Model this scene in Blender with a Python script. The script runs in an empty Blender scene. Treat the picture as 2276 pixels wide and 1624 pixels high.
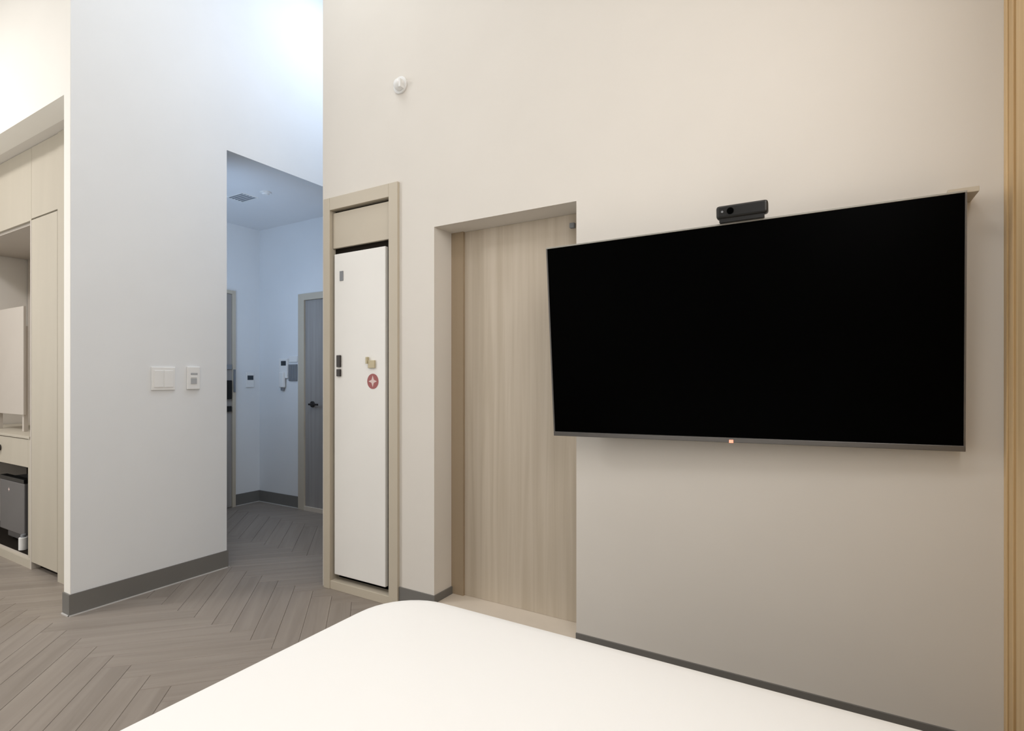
import bpy, bmesh, math, random
from mathutils import Vector, Matrix
random.seed(7)
S = bpy.context.scene
C = S.collection
PI = math.pi

# ------------------------------------------------------------------ camera
F = 1197.2; HY = 842.65; TH = 0.5334; H = 1.3
cd = bpy.data.cameras.new('camera'); cam = bpy.data.objects.new('camera', cd); C.objects.link(cam)
cd.sensor_width = 36; cd.lens = F/2276*36
cd.shift_y = (HY-812)/2276
cd.clip_start = 0.05
cam.location = (0, 0, H); cam.rotation_euler = (PI/2, 0, TH-PI/2)
S.camera = cam

# ------------------------------------------------------------------ key planes of the rooms
XT = 2.3208; YW = 3.595; X1 = 1.316; XC = 3.584; YC = 5.251
ZN = 2.133; ZC = 2.886; CEIL = 4.5; XO = 2.206; YE = 2.757; YR = -0.49
XCL = 1.50; YB = 6.2; XB = -3.2

# ------------------------------------------------------------------ light and exposure
w = bpy.data.worlds.new('world'); S.world = w; w.use_nodes = True
w.node_tree.nodes['Background'].inputs[0].default_value = (0.9, 0.93, 1, 1)
w.node_tree.nodes['Background'].inputs[1].default_value = 0.0
def area(name, loc, tgt, size, power, col, sy=None, spread=None):
    l = bpy.data.lights.new(name, 'AREA'); l.energy = power; l.color = col; l.size = size
    if sy: l.shape = 'RECTANGLE'; l.size_y = sy
    if spread: l.spread = spread
    o = bpy.data.objects.new(name, l); C.objects.link(o); o.location = loc
    d = Vector(tgt)-Vector(loc); o.rotation_euler = d.to_track_quat('-Z', 'Y').to_euler()
    return o
# fixtures outside the frame: ceiling panels, a window at the far end; plus added fills without fixtures
area('ceiling_light_entry', (-.45, 5.1, 3.85), (-.2, 4.8, 0), .6, 52, (1, .98, .97))
area('ceiling_light_bed', (-.3, 1.0, 4.42), (-.3, 1.0, 0), 1.0, 18, (1, .98, .98))
area('ceiling_light_wash', (1.4, 2.4, 4.42), (1.4, 2.4, 0), 1.0, 13, (.95, .98, 1))
area('fill_back', (-3.1, 2.4, 1.7), (2, 2.4, 1.5), 2.0, 4, (.88, .95, 1), 1.8)  # weak added fill from behind, not a known window
area('daylight_far', (-1.0, 6.1, 1.7), (-1.0, 2.4, 1.6), 2.0, 50, (.95, .98, 1), 1.6)
area('fill_side', (.6, YR+.02, 2.3), (.8, 3, 1.6), 2.0, 40, (1, .98, .97), 1.2)  # added fill to lift the white wall; no window in this wall
area('ceiling_light_passage', (3.08, 2.7, 4.4), (2.7, 3.5, 0), .6, 19, (.68, .80, 1), .9)
area('fill_corridor', (2.24, 4.35, 2.0), (3.5, 5.0, 2.5), 1.0, 11.5, (.54, .72, 1), 1.2)  # added unseen fill that brightens the corridor walls and ceiling
S.view_settings.view_transform = 'Standard'; S.view_settings.look = 'None'
S.view_settings.exposure = 0.12; S.view_settings.gamma = 1.0
S.view_settings.use_curve_mapping = False

# ------------------------------------------------------------------ materials
def lin(c):
    return tuple(((x/255)/12.92 if x/255 <= .04045 else ((x/255+.055)/1.055)**2.4) for x in c)
def mat(name, rgb, rough=.6, spec=.4, metal=0, var=.04, nscale=(3, 3, 3), bump=.0, bscale=60, emit=None, estr=0):
    m = bpy.data.materials.new(name); m.use_nodes = True; nt = m.node_tree; N = nt.nodes; L = nt.links
    b = N['Principled BSDF']; b.inputs['Roughness'].default_value = rough
    b.inputs['Specular IOR Level'].default_value = spec; b.inputs['Metallic'].default_value = metal
    tc = N.new('ShaderNodeTexCoord'); mp = N.new('ShaderNodeMapping'); mp.inputs['Scale'].default_value = nscale
    L.new(tc.outputs['Object'], mp.inputs[0])
    nz = N.new('ShaderNodeTexNoise'); nz.inputs['Scale'].default_value = 1.0; nz.inputs['Detail'].default_value = 4
    L.new(mp.outputs[0], nz.inputs['Vector'])
    rp = N.new('ShaderNodeValToRGB'); c = lin(rgb)
    rp.color_ramp.elements[0].position = .3; rp.color_ramp.elements[1].position = .7
    rp.color_ramp.elements[0].color = (*[x*(1-var) for x in c], 1); rp.color_ramp.elements[1].color = (*[min(1, x*(1+var)) for x in c], 1)
    L.new(nz.outputs[0], rp.inputs[0]); L.new(rp.outputs[0], b.inputs['Base Color'])
    if bump:
        n2 = N.new('ShaderNodeTexNoise'); n2.inputs['Scale'].default_value = bscale; L.new(tc.outputs['Object'], n2.inputs['Vector'])
        bp = N.new('ShaderNodeBump'); bp.inputs['Strength'].default_value = bump; bp.inputs['Distance'].default_value = .002
        L.new(n2.outputs[0], bp.inputs['Height']); L.new(bp.outputs[0], b.inputs['Normal'])
    if emit:
        b.inputs['Emission Color'].default_value = (*lin(emit), 1); b.inputs['Emission Strength'].default_value = estr
    return m
def wood(name, dark, light, scale, rough=.5, rnd=.0, spec=.4, axis='z', contrast=1):
    """streaky grain, stretched along one object axis; rnd = tone change from object to object"""
    m = bpy.data.materials.new(name); m.use_nodes = True; nt = m.node_tree; N = nt.nodes; L = nt.links
    b = N['Principled BSDF']; b.inputs['Roughness'].default_value = rough; b.inputs['Specular IOR Level'].default_value = spec
    tc = N.new('ShaderNodeTexCoord'); oi = N.new('ShaderNodeObjectInfo')
    ad = N.new('ShaderNodeVectorMath'); ad.operation = 'MULTIPLY_ADD'
    cmb = N.new('ShaderNodeCombineXYZ')
    for i in range(3): L.new(oi.outputs['Random'], cmb.inputs[i])
    L.new(cmb.outputs[0], ad.inputs[0]); ad.inputs[1].default_value = (37, 23, 51); L.new(tc.outputs['Object'], ad.inputs[2])
    mp = N.new('ShaderNodeMapping'); mp.inputs['Scale'].default_value = scale
    L.new(ad.outputs[0], mp.inputs[0])
    nz = N.new('ShaderNodeTexNoise'); nz.inputs['Scale'].default_value = 1; nz.inputs['Detail'].default_value = 5; nz.inputs['Distortion'].default_value = .6
    L.new(mp.outputs[0], nz.inputs['Vector'])
    rp = N.new('ShaderNodeValToRGB'); rp.color_ramp.elements[0].position = .32; rp.color_ramp.elements[1].position = .68
    rp.color_ramp.elements[0].color = (*lin(dark), 1); rp.color_ramp.elements[1].color = (*lin(light), 1)
    L.new(nz.outputs[0], rp.inputs[0])
    out = rp.outputs[0]
    if rnd:
        mr = N.new('ShaderNodeMapRange'); mr.inputs['To Min'].default_value = 1-rnd; mr.inputs['To Max'].default_value = 1+rnd
        L.new(oi.outputs['Random'], mr.inputs['Value'])
        vm = N.new('ShaderNodeVectorMath'); vm.operation = 'SCALE'; L.new(out, vm.inputs[0]); L.new(mr.outputs[0], vm.inputs['Scale'])
        out = vm.outputs[0]
    L.new(out, b.inputs['Base Color'])
    bp = N.new('ShaderNodeBump'); bp.inputs['Strength'].default_value = .12; bp.inputs['Distance'].default_value = .001
    L.new(nz.outputs[0], bp.inputs['Height']); L.new(bp.outputs[0], b.inputs['Normal'])
    return m
M_cream = mat('cream_wall_paint', (228, 223, 215), .75, .2, var=.012, bump=.08)
M_strip = mat('lit_cream_paint', (250, 247, 240), .7, .2, var=.01)  # cream paint lightened to imitate light falling on this face
M_white = mat('white_wall_paint', (233, 235, 236), .75, .2, var=.012, bump=.08)
M_ceil = mat('ceiling_paint', (235, 235, 235), .8, .2, var=.01)
M_base = mat('grey_vinyl_baseboard', (118, 116, 112), .5, .4, var=.06)
M_seal = mat('pale_sealant', (205, 203, 200), .5, .4, var=.03)
M_frame = mat('greige_lacquer', (200, 190, 172), .5, .35, var=.02)
M_clos = mat('closet_laminate', (192, 184, 168), .5, .35, var=.025, nscale=(9, 9, 1.2))
M_closin = mat('closet_inner_laminate', (200, 192, 182), .6, .3, var=.02)
M_leafw = mat('white_lacquered_leaf', (243, 241, 236), .4, .4, var=.012)
M_dark = mat('dark_brown_gap_shade', (34, 29, 24), .8, .1, var=.05)  # dark brown for plinth and legs; also stands in for shade in gaps
M_black = mat('black_plastic', (22, 22, 22), .4, .4, var=.1)
M_lblk = mat('camera_shell', (38, 37, 35), .38, .5, var=.1)
M_screen = mat('screen_glass', (1, 1, 1), .35, .02, var=.0)
M_bezt = mat('satin_grey_metal', (168, 166, 158), .45, .5, metal=.3, var=.02)
M_bezel = mat('dark_metal_bezel', (112, 110, 108), .35, .5, metal=.7, var=.03)
M_steel = mat('satin_steel', (170, 168, 165), .35, .5, metal=.9, var=.03)
M_dsteel = mat('dark_bronze_metal', (70, 66, 64), .4, .5, metal=.7, var=.05)
M_brass = mat('brass', (196, 184, 152), .5, .4, metal=.1, var=.05)
M_plast = mat('white_plastic', (238, 238, 236), .4, .45, var=.01)
M_greyp = mat('grey_plastic', (135, 138, 142), .5, .4, var=.03)
M_slot = mat('pale_grey_plastic', (178, 180, 182), .5, .4, var=.03)
M_lcd = mat('dark_display', (50, 58, 66), .25, .5, var=.05)
M_fridge = mat('grey_fridge_enamel', (108, 106, 106), .45, .4, var=.03)
M_bed = mat('white_cotton', (250, 249, 246), .9, .15, var=.006, nscale=(2, 2, 2), bump=.06, bscale=300)
M_red = mat('red_print', (168, 100, 98), .5, .3, var=.05)
M_wprint = mat('white_print', (228, 205, 200), .5, .3, var=.01)
M_led = mat('standby_light', (230, 150, 130), .5, .3, var=0, emit=(255, 150, 120), estr=1.1)
M_sill = mat('beige_stone_sill', (218, 207, 192), .5, .35, var=.03, nscale=(8, 8, 8))
M_door = wood('pale_ash_veneer', (190, 177, 158), (205, 193, 176), (26, 26, .8), .5, spec=.3)
M_doorf = mat('door_frame_veneer', (170, 152, 128), .5, .3, var=.03, nscale=(20, 20, 1))
M_doorg = wood('grey_veneer', (150, 146, 142), (166, 162, 158), (22, 22, .8), .5, spec=.3)
M_board = wood('oak_board', (196, 162, 114), (222, 190, 142), (22, 22, 1.0), .45, rnd=.04)
M_floor = wood('greige_oak_plank', (138, 128, 118), (152, 142, 132), (1.4, 22, 22), .45, rnd=.05, spec=.4)
M_sub = mat('floor_base', (110, 102, 94), .8, .2, var=.05)

# ------------------------------------------------------------------ helpers
def add_box(bm, lo, hi):
    vs = [bm.verts.new((x, y, z)) for x in (lo[0], hi[0]) for y in (lo[1], hi[1]) for z in (lo[2], hi[2])]
    for f in ((0, 1, 3, 2), (4, 6, 7, 5), (0, 4, 5, 1), (2, 3, 7, 6), (0, 2, 6, 4), (1, 5, 7, 3)):
        bm.faces.new([vs[i] for i in f])
def finish(name, bm, m, parent=None, bevel=0, seg=2, smooth=False):
    bmesh.ops.recalc_face_normals(bm, faces=bm.faces)
    if bevel:
        bmesh.ops.bevel(bm, geom=list(bm.edges), offset=bevel, segments=seg, affect='EDGES', profile=.5)
    # origin to the centre of the geometry
    lo = Vector([min(v.co[i] for v in bm.verts) for i in range(3)]); hi = Vector([max(v.co[i] for v in bm.verts) for i in range(3)])
    c = (lo+hi)/2
    bmesh.ops.translate(bm, verts=bm.verts, vec=-c)
    me = bpy.data.meshes.new(name); bm.to_mesh(me); bm.free(); me.materials.append(m)
    if smooth:
        for p in me.polygons: p.use_smooth = True
    o = bpy.data.objects.new(name, me); C.objects.link(o)
    # parts are built in world coordinates of an unrotated parent, or in the parent's own axes
    if parent is not None:
        o.parent = parent
        off = OFF.get(parent.name, Vector((0, 0, 0)))
        o.location = c-off
        OFF[o.name] = c
    else:
        o.location = c; OFF[o.name] = c
    return o
OFF = {}
def box(name, lo, hi, m, parent=None, bevel=0, seg=2):
    bm = bmesh.new(); add_box(bm, [min(a, b) for a, b in zip(lo, hi)], [max(a, b) for a, b in zip(lo, hi)])
    return finish(name, bm, m, parent, bevel, seg)
def boxes(name, L, m, parent=None, bevel=0):
    bm = bmesh.new()
    for lo, hi in L: add_box(bm, lo, hi)
    return finish(name, bm, m, parent, bevel)
def cyl(name, p, axis, r, l, m, parent=None, seg=24, r2=None, bevel=0):
    bm = bmesh.new(); bmesh.ops.create_cone(bm, cap_ends=True, segments=seg, radius1=r, radius2=r if r2 is None else r2, depth=l)
    q = Vector((0, 0, 1)).rotation_difference(Vector(axis)).to_matrix().to_4x4()
    bmesh.ops.transform(bm, matrix=Matrix.Translation(p) @ q, verts=bm.verts)
    if bevel:
        es = [e for e in bm.edges if len(e.link_faces) == 2 and any(len(f.verts) > 4 for f in e.link_faces)]
        bmesh.ops.bevel(bm, geom=es, offset=bevel, segments=2, affect='EDGES', profile=.5)
    return finish(name, bm, m, parent)
def empty(name, loc, rot=(0, 0, 0), local=False):
    o = bpy.data.objects.new(name, None); C.objects.link(o); o.location = loc; o.rotation_euler = rot
    o.empty_display_size = .1
    OFF[o.name] = Vector((0, 0, 0)) if local else Vector(loc)
    return o
def tag(o, label, cat=None, kind=None, group=None):
    if label: o['label'] = label
    if cat: o['category'] = cat
    if kind: o['kind'] = kind
    if group: o['group'] = group
    return o
def struct(o, label, cat): return tag(o, label, cat, 'structure')

# ------------------------------------------------------------------ room shell
T = 2.62   # far face of the television wall
struct(boxes('wall_front', [
    ((XT, YR-.1, 0), (T, 1.021, CEIL)),
    ((XT, 1.021, ZN), (T, 1.865, CEIL)), ((2.56, 1.021, 0), (T, 1.865, ZN)),
    ((XT, 1.865, 0), (T, 2.122, CEIL)),
    ((XT, 2.122, 2.418), (T, 2.724, CEIL)), ((2.52, 2.122, 0), (T, 2.724, 2.418)),
    ((XT, 2.724, 0), (T, YE, CEIL))], M_cream), 'tall cream wall carrying the television, with a recessed door', 'wall')
struct(boxes('wall_left', [
    ((X1, YW, 0), (XO, 3.672, CEIL)),
    ((2.10, 3.672, 0), (XO, YB, ZC)),
    ((XO, YW, ZC), (XC, 3.672, CEIL)),
    ], M_white), 'white wall with two switch plates, left of the corridor opening', 'wall')
struct(boxes('wall_closet_side', [
    ((X1-.002, YW+.0006, 0), (X1, 3.672, CEIL)),
    ((X1, 3.672, ZC), (1.44, YB, CEIL))], M_strip), 'cream wall strip and header, coloured as if lit, above the built-in closets', 'wall')
struct(box('ceiling_closet', (1.44, 3.672, ZC), (2.10, YB, ZC+.08), M_cream), 'cream soffit over the built-in closets', 'ceiling')
cc = struct(box('ceiling_corridor', (XO, 3.672, ZC), (XC, YC, ZC+.08), M_ceil), 'low ceiling of the corridor behind the opening', 'ceiling')
struct(box('wall_corridor_side', (XC, -.6, 0), (XC+.12, YC, CEIL), M_white), 'blue-grey corridor wall with the intercom and a door', 'wall')
struct(box('wall_corridor_end', (XO, YC, 0), (XC+.12, YC+.12, ZC+.08), M_white), 'short end wall of the corridor with a thermostat', 'wall')
wr = empty('wall_right', (XT, YR, 0)); struct(wr, 'oak-clad side wall at the right edge of the photo', 'wall')
box('wall_core', (XB, YR-.1, 0), (XT, YR-.022, CEIL), M_cream, wr)
for x0, x1, pr in ((2.285, 2.3205, .004), (2.236, 2.282, .0), (2.189, 2.233, -.010), (1.99, 2.186, .004), (1.79, 1.987, 0), (1.59, 1.787, .003), (1.39, 1.587, 0), (1.19, 1.387, .002), (.99, 1.187, 0)):
    box('board', (x0, YR-.022, 0), (x1, YR+pr, CEIL), M_board, wr, bevel=.0015, seg=1)
struct(box('wall_back', (XB-.1, YR-.1, 0), (XB, YB+.1, CEIL), M_cream), 'cream wall behind the bed head', 'wall')
struct(box('wall_far', (XB, YB, 0), (2.206, YB+.1, CEIL), M_cream), 'cream wall at the far end of the room', 'wall')
struct(box('ceiling', (XB-.1, YR-.7, CEIL), (XC+.12, YB+.1, CEIL+.1), M_ceil), 'high white ceiling of the room', 'ceiling')
struct(box('wall_passage_end', (T, -.7, 0), (XC+.12, -.6, CEIL), M_white), 'white end wall of the passage behind the television wall', 'wall')

# floor: base slab and herringbone planks, each its own object
fl = struct(box('floor', (XB, YR-.2, -.06), (XC, YB, -.005), M_sub), 'greige oak-look herringbone plank floor', 'floor')
PL, PW = .708, .118
bm = bmesh.new(); g = .0006
add_box(bm, (-PL/2+g, -PW/2+g, -.006), (PL/2-g, PW/2-g, 0))
top = [e for e in bm.edges if all(abs(v.co.z) < 1e-6 for v in e.verts)]
bmesh.ops.recalc_face_normals(bm, faces=bm.faces)
bmesh.ops.bevel(bm, geom=top, offset=.0012, segments=1, affect='EDGES')
pm = bpy.data.meshes.new('plank'); bm.to_mesh(pm); bm.free(); pm.materials.append(M_floor)
c45 = math.cos(PI/4)
planks = []
n = int(round(PL/PW))   # 6
for i in range(-60, 90):
    for j in range(-14, 14):
        # herringbone lattice in the plank frame: horizontal plank then vertical plank, stepped
        ox = i*PW + j*PL; oy = i*PW - j*PL
        for k in (0, 1):
            if k == 0: cx, cy, a = ox+PL/2, oy+PW/2, 0
            else: cx, cy, a = ox-PW/2+0, oy+PL/2+0, PI/2
            x = (cx-cy)*c45; y = (cx+cy)*c45       # turn by 45 degrees: the bands run along the room
            planks.append((x+.731, y+.07, a+PI/4))
def seen(x, y):
    if x < -.1 or x > XC+.2: return False
    if x > X1+.35 and x < XO-.25 and y > YW+.25: return False       # inside the closet block
    if x > XT+.25 and y < YE-.25: return False                      # behind the television wall
    return 1.0 < y < YC+.2 or (y < 6.05 and x < 1.75)
m = 0
for x, y, a in planks:
    if not seen(x, y): continue
    # keep those in front of the camera's frame or near it
    d = x*math.cos(TH)+y*math.sin(TH); r = x*math.sin(TH)-y*math.cos(TH)
    u = 1138+F*r/d; v = HY+F*H/d
    if u < -500 or v > 2300 or (u > 1500): continue
    me = pm
    ex = [(x+sx*PL/2*math.cos(a)-sy*PW/2*math.sin(a), y+sx*PL/2*math.sin(a)+sy*PW/2*math.cos(a)) for sx in (-1, 1) for sy in (-1, 1)]
    cuts = []
    if max(p[0] for p in ex) > XC: cuts.append(((XC, 0, 0), (1, 0, 0)))
    if x > XO and max(p[1] for p in ex) > YC: cuts.append(((0, YC, 0), (0, 1, 0)))
    if cuts:                                    # a plank cut to fit at the wall
        mt_ = Matrix.Translation((x, y, 0)) @ Matrix.Rotation(a, 4, 'Z')
        bm = bmesh.new(); bm.from_mesh(pm); bmesh.ops.transform(bm, matrix=mt_, verts=bm.verts)
        for co, no in cuts:
            r_ = bmesh.ops.bisect_plane(bm, geom=bm.verts[:]+bm.edges[:]+bm.faces[:], plane_co=co, plane_no=no, clear_outer=True)
            es = [e for e in r_['geom_cut'] if isinstance(e, bmesh.types.BMEdge)]
            if es: bmesh.ops.holes_fill(bm, edges=es)
        if len(bm.verts) < 4: bm.free(); continue
        bmesh.ops.transform(bm, matrix=mt_.inverted(), verts=bm.verts)
        me = bpy.data.meshes.new('plank'); bm.to_mesh(me); bm.free(); me.materials.append(M_floor) if not me.materials else None
    o = bpy.data.objects.new('plank', me); C.objects.link(o); o.parent = fl
    o.location = Vector((x, y, 0))-OFF[fl.name]; o.rotation_euler = (0, 0, a)
    m += 1
print('PLANKS', m)

# baseboards
BH = .118; BT = .008
def baseboard(name, runs, label):
    """runs: list of (lo_xy, hi_xy) boxes; a pale sealant bead runs along the foot"""
    b = boxes(name, [((a[0], a[1], 0), (c[0], c[1], BH)) for a, c, _ in runs], M_base)
    struct(b, label, 'baseboard')
    boxes('sealant_line', [((a[0]+min(n_[0], 0)*.006, a[1]+min(n_[1], 0)*.006, 0), (c[0]+max(n_[0], 0)*.006, c[1]+max(n_[1], 0)*.006, .006)) for a, c, n_ in runs], M_seal, b)
    return b
baseboard('baseboard_front', [((XT-BT, YR+.006, 0), (XT, 1.021, 0), (-1, 0)), ((XT-BT, 1.865-BT, 0), (XT, 2.114, 0), (-1, 0)), ((XT, 1.865-BT, 0), (2.478, 1.865, 0), (0, -1))], 'dark grey vinyl baseboard along the television wall')
baseboard('baseboard_left', [((X1-.002-BT, YW-BT, 0), (XO, YW, 0), (0, -1)), ((X1-.002-BT, YW, 0), (X1-.002, 3.672, 0), (-1, 0)), ((XO, YW-BT, 0), (XO+BT, YC, 0), (1, 0))], 'grey vinyl baseboard under the white wall with the switches')
baseboard('baseboard_corridor', [((XC-BT, 4.60, 0), (XC, YC, 0), (-1, 0)), ((3.305, YC-BT, 0), (XC-BT, YC, 0), (0, -1)), ((XC-BT, -.5, 0), (XC, 3.58, 0), (-1, 0))], 'dark baseboard in the far corner of the corridor')

# door_1: sliding door set back in the niche beside the television
d1 = empty('door_1', (2.48, 1.44, 0)); struct(d1, 'pale wood-grain sliding door set deep in a wall niche, partly behind the television', 'door')
box('door_panel', (2.492, 1.0, .078), (2.532, 1.783, ZN), M_door, d1, bevel=.002)
boxes('door_frame', [((2.476, 1.783, .0), (2.56, 1.865, ZN)), ((2.486, 1.7815, .078), (2.5, 1.783, ZN))], M_doorf, d1)
box('door_sill', (XT-.004, 1.021, 0), (2.56, 1.857, .078), M_sill, d1, bevel=.003)
box('track_stop', (2.470, 1.10, ZN-.075), (2.49, 1.125, ZN-.05), M_greyp, d1, bevel=.002)

# door_2: corridor side wall, seen past the end of the television wall
d2 = empty('door_2', (XC, 4.1, 0)); struct(d2, 'grey veneer corridor door with a dark lever handle', 'door')
boxes('door_frame', [((XC-.03, 4.50, 0), (XC, 4.588, 2.15)), ((XC-.03, 3.70, 2.085), (XC, 4.50, 2.15)), ((XC-.03, 3.62, 0), (XC, 3.70, 2.15))], M_frame, d2, bevel=.002)
leaf = box('door_panel', (XC-.012, 3.702, .04), (XC, 4.498, 2.083), M_doorg, d2)
box('door_sill', (XC-.028, 3.7, 0), (XC, 4.5, .04), M_sill, d2)
h = cyl('door_handle', (XC-.02, 4.385, 1.055), (1, 0, 0), .030, .014, M_dsteel, leaf, bevel=.002)
boxes('lever', [((XC-.062, 4.377, 1.046), (XC-.027, 4.393, 1.064)), ((XC-.066, 4.26, 1.046), (XC-.052, 4.393, 1.064))], M_dsteel, leaf, bevel=.002)

# door_3: corridor end wall, mostly hidden by the white wall
d3 = empty('door_3', (2.8, YC, 0)); struct(d3, 'grey corridor door at the end wall with a black digital lock', 'door')
boxes('door_frame', [((3.262, YC-.035, 0), (3.297, YC, 2.2)), ((2.33, YC-.035, 2.165), (3.262, YC, 2.2)), ((2.295, YC-.035, 0), (2.33, YC, 2.2))], M_frame, d3, bevel=.002)
lf = box('door_panel', (2.332, YC-.022, .01), (3.26, YC, 2.163), M_doorg, d3)
lk = box('digital_lock', (3.185, YC-.055, 1.10), (3.245, YC-.022, 1.29), M_black, lf, bevel=.004)
box('lock_handle', (3.19, YC-.05, .975), (3.246, YC-.022, 1.03), M_black, lf, bevel=.004)
box('reader', (3.20, YC-.045, 1.40), (3.252, YC-.022, 1.45), M_greyp, lf, bevel=.003)
box('pull_bar', (3.268, YC-.06, 1.17), (3.282, YC-.036, 1.40), M_greyp, d3, bevel=.003)

# ------------------------------------------------------------------ recessed utility cabinet in the television wall
cb = empty('utility_cabinet', (XT, 2.42, 0)); tag(cb, 'tall narrow beige-framed wall cabinet with a white door and red round sticker', 'cabinet')
PX = XT-.018
boxes('frame', [((PX, 2.116, 0), (XT+.06, 2.184, 2.425)), ((PX, 2.675, 0), (XT+.06, 2.731, 2.425)), ((PX, 2.184, 2.348), (XT+.06, 2.675, 2.425)), ((PX+.004, 2.184, 0), (XT+.06, 2.675, .052))], M_frame, cb, bevel=.002)
boxes('frame_shade', [((XT+.06, 2.126, .0), (XT+.19, 2.136, 2.41)), ((XT+.06, 2.71, 0), (XT+.19, 2.72, 2.41)), ((XT+.19, 2.126, 0), (XT+.198, 2.72, 2.41)), ((XT+.06, 2.136, 2.40), (XT+.19, 2.71, 2.41)), ((XT+.06, 2.136, 0), (XT+.19, 2.71, .01))], M_dark, cb)  # dark lining that paints the shade inside the recess
box('top_panel', (XT+.004, 2.186, 2.113), (XT+.022, 2.668, 2.332), M_frame, cb, bevel=.0015)
box('gap_shade', (XT+.03, 2.184, 2.06), (XT+.04, 2.675, 2.348), M_dark, cb)  # dark strip standing in for shade in the gap above the door
dl = box('door', (XT-.002, 2.224, .092), (XT+.022, 2.650, 2.074), M_leafw, cb, bevel=.003)
FX = XT-.002
box('hinge_plate', (FX-.004, 2.570, 1.905), (FX, 2.600, 1.965), M_greyp, dl, bevel=.0015)
lk = boxes('lock', [((FX-.012, 2.588, 1.375), (FX, 2.620, 1.448)), ((FX-.012, 2.588, 1.318), (FX, 2.620, 1.362))], M_dsteel, dl, bevel=.002)
kn = boxes('latch', [((FX-.018, 2.352, 1.392), (FX, 2.366, 1.432)), ((FX-.012, 2.300, 1.366), (FX, 2.352, 1.412))], M_brass, dl, bevel=.002)
st = cyl('round_sticker', (FX-.0008, 2.322, 1.288), (-1, 0, 0), .045, .0014, M_red, dl, seg=40)
def star(cx, cy, cz, x, r0, r1, n, name, m, parent, th=.0008):
    bm = bmesh.new(); pts = []
    for k in range(2*n):
        rr = r0 if k % 2 == 0 else r1; a = PI*k/n
        pts.append((cy+rr*math.sin(a), cz+rr*math.cos(a)))
    f = [bm.verts.new((x-th, p, q)) for p, q in pts]; b = [bm.verts.new((x, p, q)) for p, q in pts]
    bm.faces.new(f); bm.faces.new(b[::-1])
    for k in range(2*n): bm.faces.new((f[k], b[k], b[(k+1) % (2*n)], f[(k+1) % (2*n)]))
    return finish(name, bm, m, parent)
star(0, 2.322, 1.288, FX-.0015, .034, .013, 4, 'emblem', M_wprint, dl)

# ------------------------------------------------------------------ television, bracket, camera
R = (math.radians(-.71), math.radians(-4.51), math.radians(2.89))
tv = empty('television', (2.189, .349, 1.47), R, local=True)
tag(tv, 'large black flat-screen television mounted on the cream wall, tilted slightly down', 'television')
W, HH = 1.45/2, .83/2
box('back_housing', (.004, -W, -HH), (.024, W, HH), M_black, tv, bevel=.003)
box('rear_box', (.024, -.42, -.33), (.050, .42, .12), M_black, tv, bevel=.006)
box('screen', (-.002, -W+.006, -HH+.020), (.004, W-.005, HH-.004), M_screen, tv)
box('chin', (-.006, -W, -HH), (.006, W, -HH+.019), M_bezel, tv, bevel=.0015)
box('bezel', (-.004, W-.006, -HH+.019), (.006, W, HH-.003), M_bezel, tv)
box('bezel', (-.004, -W, -HH+.019), (.006, -W+.005, HH-.003), M_bezel, tv)
box('top_bezel', (-.005, -W, HH-.003), (.012, W, HH+.003), M_bezt, tv, bevel=.001)
led = box('standby_light', (-.009, -.025, -HH-.001), (-.005, -.010, -HH+.011), M_led, tv, bevel=.001)
tag(led, 'small glowing pinkish-red standby light')

br = empty('television_bracket', (XT, .3, 1.5)); tag(br, 'grey metal shelf bracket sticking out behind the right end of the television', 'bracket')
box('shelf_plate', (2.197, -.403, 1.890), (XT, -.325, 1.907), M_frame, br, bevel=.0015)
box('wall_plate', (XT-.012, .05, 1.15), (XT, .65, 1.60), M_steel, br, bevel=.002)
for y in (.12, .55): box('rail', (2.262, y, 1.2), (XT-.012, y+.03, 1.56), M_steel, br, bevel=.001)

wc = empty('webcam', (2.150, .280, 1.886), R, local=True)
tag(wc, 'small black video camera bar sitting on top of the television', 'camera')
box('body', (-.022, -.088, .014), (.022, .088, .062), M_lblk, wc, bevel=.010, seg=3)
box('face_panel', (-.0245, -.078, .021), (-.021, .078, .055), M_black, wc, bevel=.001)
cyl('lens', (-.026, .038, .038), (-1, 0, 0), .012, .006, M_screen, wc, bevel=.001)
cyl('indicator', (-.0255, .066, .038), (-1, 0, 0), .004, .003, M_greyp, wc)
boxes('clamp', [((-.016, -.075, .000), (.020, .078, .016)), ((.020, -.03, -.05), (.026, .055, .012))], M_black, wc, bevel=.002)

# ------------------------------------------------------------------ small wall devices
dt = empty('motion_sensor', (XT, 2.10, 2.97)); tag(dt, 'small round white sensor high on the cream wall above the cabinet', 'sensor')
cyl('base', (XT-.006, 2.105, 2.972), (-1, 0, 0), .048, .012, M_plast, dt, seg=32, bevel=.003)
bm = bmesh.new(); bmesh.ops.create_uvsphere(bm, u_segments=24, v_segments=12, radius=.034)
bmesh.ops.transform(bm, matrix=Matrix.Translation((XT-.020, 2.100, 2.968)) @ Matrix.Diagonal((.9, 1, 1, 1)), verts=bm.verts)
finish('dome', bm, M_plast, dt, smooth=True)
box('bracket', (XT-.045, 2.070, 2.940), (XT, 2.084, 2.985), M_plast, dt, bevel=.002)

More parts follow.
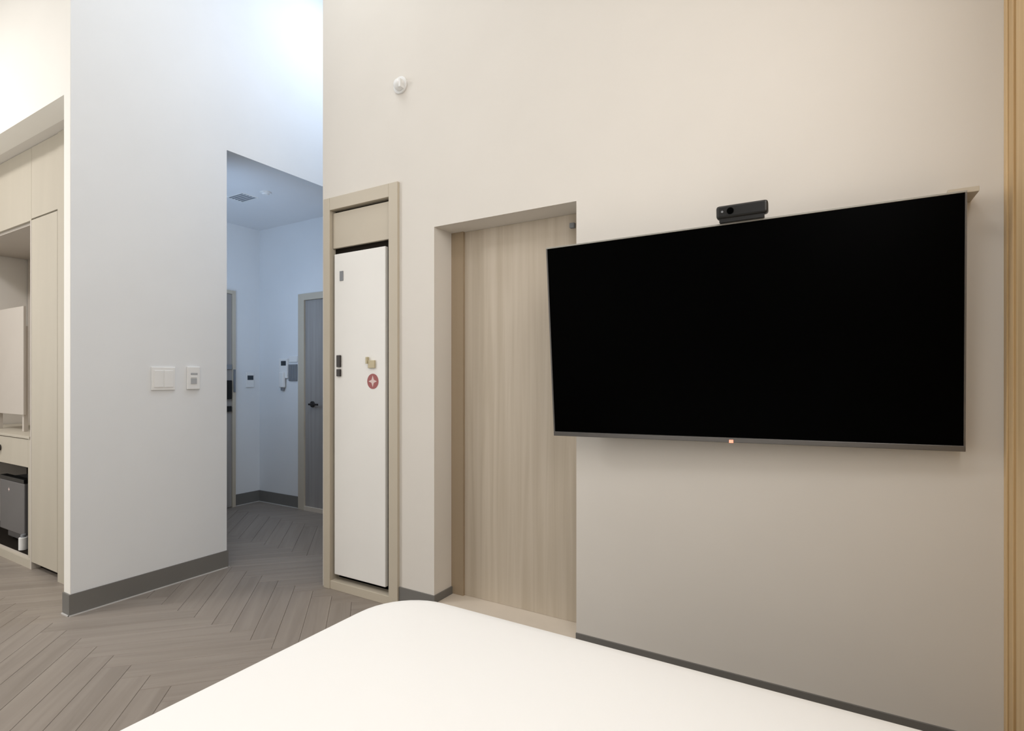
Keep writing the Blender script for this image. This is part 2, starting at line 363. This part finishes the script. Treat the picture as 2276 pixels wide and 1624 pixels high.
sw = empty('light_switch', (1.79, YW, 1.30)); tag(sw, 'wide white double light switch plate, left of the two plates', 'switch')
box('plate', (1.722, YW-.010, 1.232), (1.861, YW, 1.376), M_plast, sw, bevel=.003)
for a, b in ((1.735, 1.789), (1.794, 1.848)):
    box('rocker', (a, YW-.014, 1.250), (b, YW-.009, 1.355), M_plast, sw, bevel=.002)
ou = empty('wall_controller', (1.97, YW, 1.30)); tag(ou, 'small white wall controller with two grey slots, right of the wide switch', 'control panel')
box('plate', (1.933, YW-.014, 1.234), (2.016, YW, 1.382), M_plast, ou, bevel=.004)
box('display', (1.955, YW-.0155, 1.328), (1.998, YW-.013, 1.342), M_slot, ou, bevel=.0005)
box('button', (1.955, YW-.0175, 1.270), (1.993, YW-.013, 1.306), M_slot, ou, bevel=.001)
box('button', (1.955, YW-.0175, 1.311), (1.993, YW-.013, 1.322), M_plast, ou, bevel=.001)

th_ = empty('thermostat', (3.467, YC, 1.3)); tag(th_, 'small white thermostat with a dark display on the corridor end wall', 'thermostat')
box('plate', (3.425, YC-.016, 1.215), (3.512, YC, 1.372), M_plast, th_, bevel=.004)
box('display', (3.437, YC-.018, 1.293), (3.503, YC-.015, 1.340), M_lcd, th_, bevel=.001)

ic = empty('intercom', (XC, 4.83, 1.35)); tag(ic, 'white wall intercom with a dark screen and a handset in the corridor', 'intercom')
box('body', (XC-.022, 4.765, 1.31), (XC, 4.90, 1.512), M_plast, ic, bevel=.005)
box('display', (XC-.024, 4.785, 1.440), (XC-.021, 4.862, 1.488), M_lcd, ic, bevel=.001)
box('handset', (XC-.05, 4.795, 1.215), (XC-.016, 4.868, 1.375), M_plast, ic, bevel=.010)
box('hook', (XC-.03, 4.82, 1.185), (XC-.012, 4.86, 1.215), M_greyp, ic, bevel=.003)
gp = empty('wall_speaker', (XC, 4.69, 1.37)); tag(gp, 'grey slatted wall box between the intercom and the corridor door', 'speaker')
box('body', (XC-.018, 4.630, 1.285), (XC, 4.752, 1.452), M_greyp, gp, bevel=.003)
for k in range(4): box('slat', (XC-.023, 4.643+k*.027, 1.30), (XC-.017, 4.657+k*.027, 1.44), M_greyp, gp, bevel=.001)
box('top_plate', (XC-.012, 4.630, 1.475), (XC, 4.752, 1.535), M_plast, gp, bevel=.002)

vt = empty('linear_diffuser', (2.85, 4.40, ZC)); tag(vt, 'narrow slot air diffuser in the low corridor ceiling', 'air diffuser')
Rz = 0
boxes('frame', [((2.77, 4.30, ZC-.006), (2.78, 4.52, ZC)), ((2.92, 4.30, ZC-.006), (2.93, 4.52, ZC)), ((2.78, 4.30, ZC-.006), (2.92, 4.31, ZC)), ((2.78, 4.51, ZC-.006), (2.92, 4.52, ZC))], M_plast, vt)
for k in range(5): box('slat', (2.788+k*.028, 4.31, ZC-.005), (2.798+k*.028, 4.51, ZC-.0005), M_greyp, vt)
ds = empty('smoke_detector', (2.87, 4.12, ZC)); tag(ds, 'tiny round white smoke detector on the corridor ceiling', 'smoke detector')
cyl('base', (2.87, 4.12, ZC-.006), (0, 0, -1), .045, .012, M_plast, ds, seg=28, bevel=.002)
cyl('cap', (2.87, 4.12, ZC-.018), (0, 0, -1), .032, .014, M_plast, ds, seg=28, r2=.024, bevel=.002)

# ------------------------------------------------------------------ built-in closets
LX = XCL
c1 = empty('wardrobe', (LX, 4.49, 0)); tag(c1, 'tall beige closet with a flat handleless door beside the cream wall strip', 'closet')
box('side_filler', (LX-.004, 3.673, 0), (LX+.016, 4.275, ZC-.002), M_clos, c1)
box('top_panel', (LX, 4.277, 2.397), (LX+.018, 4.70, ZC-.003), M_clos, c1, bevel=.001)
dd = box('door', (LX, 4.291, .052), (LX+.018, 4.70, 2.387), M_clos, c1, bevel=.0015)
boxes('carcass', [((LX+.02, 4.277, .05), (2.09, 4.293, 2.87)), ((LX+.02, 4.70-.018, .05), (2.09, 4.70, 2.87)), ((LX+.02, 4.293, .05), (2.09, 4.682, .066)), ((2.07, 4.293, .066), (2.09, 4.682, 2.87))], M_closin, c1)
box('plinth', (LX+.05, 4.277, 0), (LX+.066, 4.70, .05), M_dark, c1)
c2 = empty('open_cabinet', (LX, 5.4, 0)); tag(c2, 'open beige closet unit with a counter and drawer, at the left edge', 'closet')
YL, YRR = 4.703, 6.19
BX = 1.95
box('top_panel', (LX, YL, 2.387), (LX+.018, YRR, ZC-.003), M_clos, c2, bevel=.001)
boxes('carcass', [((LX+.019, YL, 2.369), (BX, YRR, 2.387)), ((LX, YL, .0), (BX, YL+.018, 2.386)), ((BX, YL, .0), (BX+.018, YRR, 2.387)), ((LX+.018, YL+.018, .055), (BX, YRR, .073))], M_closin, c2)
box('side_stile', (LX, YL+.018, .073), (LX+.018, 4.757, .890), M_clos, c2)
box('counter', (LX-.006, YL+.018, .890), (BX, YRR, .908), M_clos, c2, bevel=.002)
dr = box('drawer', (LX, 4.759, .692), (LX+.018, 5.34, .885), M_clos, c2, bevel=.0015)
cyl('knob', (LX-.012, 5.262, .80), (-1, 0, 0), .022, .024, M_dsteel, dr, bevel=.003)
box('drawer', (LX, 5.343, .692), (LX+.018, YRR, .885), M_clos, c2, bevel=.0015)
box('plinth', (LX, YL+.018, 0), (LX+.018, YRR, .055), M_clos, c2)
boxes('cavity_shade', [((LX+.019, 4.757, .073), (BX-.004, 4.762, .69)), ((BX-.008, 4.762, .073), (BX-.004, YRR, .69)), ((LX+.019, 4.762, .683), (BX-.008, YRR, .69)), ((LX+.019, 4.762, .0735), (BX-.008, YRR, .078))], M_dark, c2)  # dark sheets put the cavity's shade into colour over the pale carcass
mr_ = empty('pale_panel', (1.93, 5.6, 1.4)); tag(mr_, 'pale flat board standing upright in the open closet above the counter', 'panel')
box('board', (1.60, 5.16, 1.035), (1.615, 5.80, 1.845), M_closin, mr_, bevel=.002)
for y in (5.2, 5.7): box('support', (1.615, y, .909), (1.64, y+.03, 1.7), M_closin, mr_)
sk = empty('power_socket', (BX, 5.9, 1.05)); tag(sk, 'small dark socket just right of the pale board in the open closet', 'socket')
box('plate', (BX-.008, 5.98, 1.0), (BX, 6.05, 1.05), M_greyp, sk, bevel=.001)
box('insert', (BX-.011, 5.992, 1.010), (BX-.007, 6.038, 1.040), M_dsteel, sk, bevel=.001)
fr = empty('mini_fridge', (1.7, 5.3, .078)); tag(fr, 'grey mini fridge in the dark cavity under the counter', 'fridge')
box('body', (1.60, 5.005, .098), (1.92, 5.46, .555), M_fridge, fr, bevel=.006)
fd = box('door', (1.555, 5.0, .170), (1.598, 5.465, .545), M_fridge, fr, bevel=.006)
box('top_trim', (1.552, 5.0, .547), (1.60, 5.465, .575), M_black, fr, bevel=.003)
star(0, 5.285, .478, 1.555, .018, .007, 4, 'emblem', M_wprint, fd)
for x in (1.63, 1.88):
    for y in (5.03, 5.43): cyl('foot', (x, y, .088), (0, 0, 1), .015, .02, M_black, fr, seg=12)
wb = empty('white_bottle', (1.57, 5.05, .078)); tag(wb, 'small white bottle on the cavity floor in front of the grey fridge', 'bottle')
cyl('body', (1.545, 4.985, .123), (0, 0, 1), .026, .09, M_plast, wb, bevel=.004)
cyl('cap', (1.545, 4.985, .178), (0, 0, 1), .015, .02, M_greyp, wb, bevel=.002)

# ------------------------------------------------------------------ bed
bd = empty('bed', (.3, .4, 0)); tag(bd, 'wide bed with its foot towards the television wall', 'bed')
BY0, BY1, BX0, BX1 = -.46, 1.225, -.75, 1.345
box('base', (BX0+.02, BY0+.03, .12), (BX1-.05, BY1-.06, .30), M_frame, bd, bevel=.01)
box('mattress', (BX0+.01, BY0+.02, .30), (BX1-.035, BY1-.035, .585), M_bed, bd, bevel=.03, seg=3)
for x in (BX0+.12, BX1-.15):
    for y in (BY0+.12, BY1-.16): box('leg', (x-.03, y-.03, 0), (x+.03, y+.03, .12), M_dark, bd, bevel=.003)
# cover: rounded-corner cloth, softly rounded over the edge, hanging down the sides
def rrect(inset, z, r, nseg=10, grow=0):
    x0, x1, y0, y1 = BX0+inset, BX1-inset, BY0+inset, BY1-inset
    pts = []
    rr = max(r-inset, .02)
    for cx, cy, a0 in ((x1-rr, y1-rr, 0), (x0+rr, y1-rr, PI/2), (x0+rr, y0+rr, PI), (x1-rr, y0+rr, 1.5*PI)):
        for k in range(nseg+1):
            a = a0+PI/2*k/nseg; pts.append((cx+rr*math.cos(a), cy+rr*math.sin(a), z))
    return pts
bm = bmesh.new(); rings = []
prof = [(-.012, .24), (-.010, .34), (-.010, .45), (-.008, .56), (-.002, .585), (.010, .602), (.028, .612), (.06, .617), (.14, .621), (.26, .625), (.42, .628), (.6, .629)]
for ins, z in prof: rings.append([bm.verts.new(p) for p in rrect(ins, z, .20)])
for a, b in zip(rings, rings[1:]):
    for k in range(len(a)): bm.faces.new((a[k], a[(k+1) % len(a)], b[(k+1) % len(a)], b[k]))
bm.faces.new(rings[-1])
cv = finish('bed_cover', bm, M_bed, None, smooth=True)
tag(cv, 'smooth white cover spread over the bed in the foreground', 'bed cover')
cv.modifiers.new('thickness', 'SOLIDIFY').thickness = .006
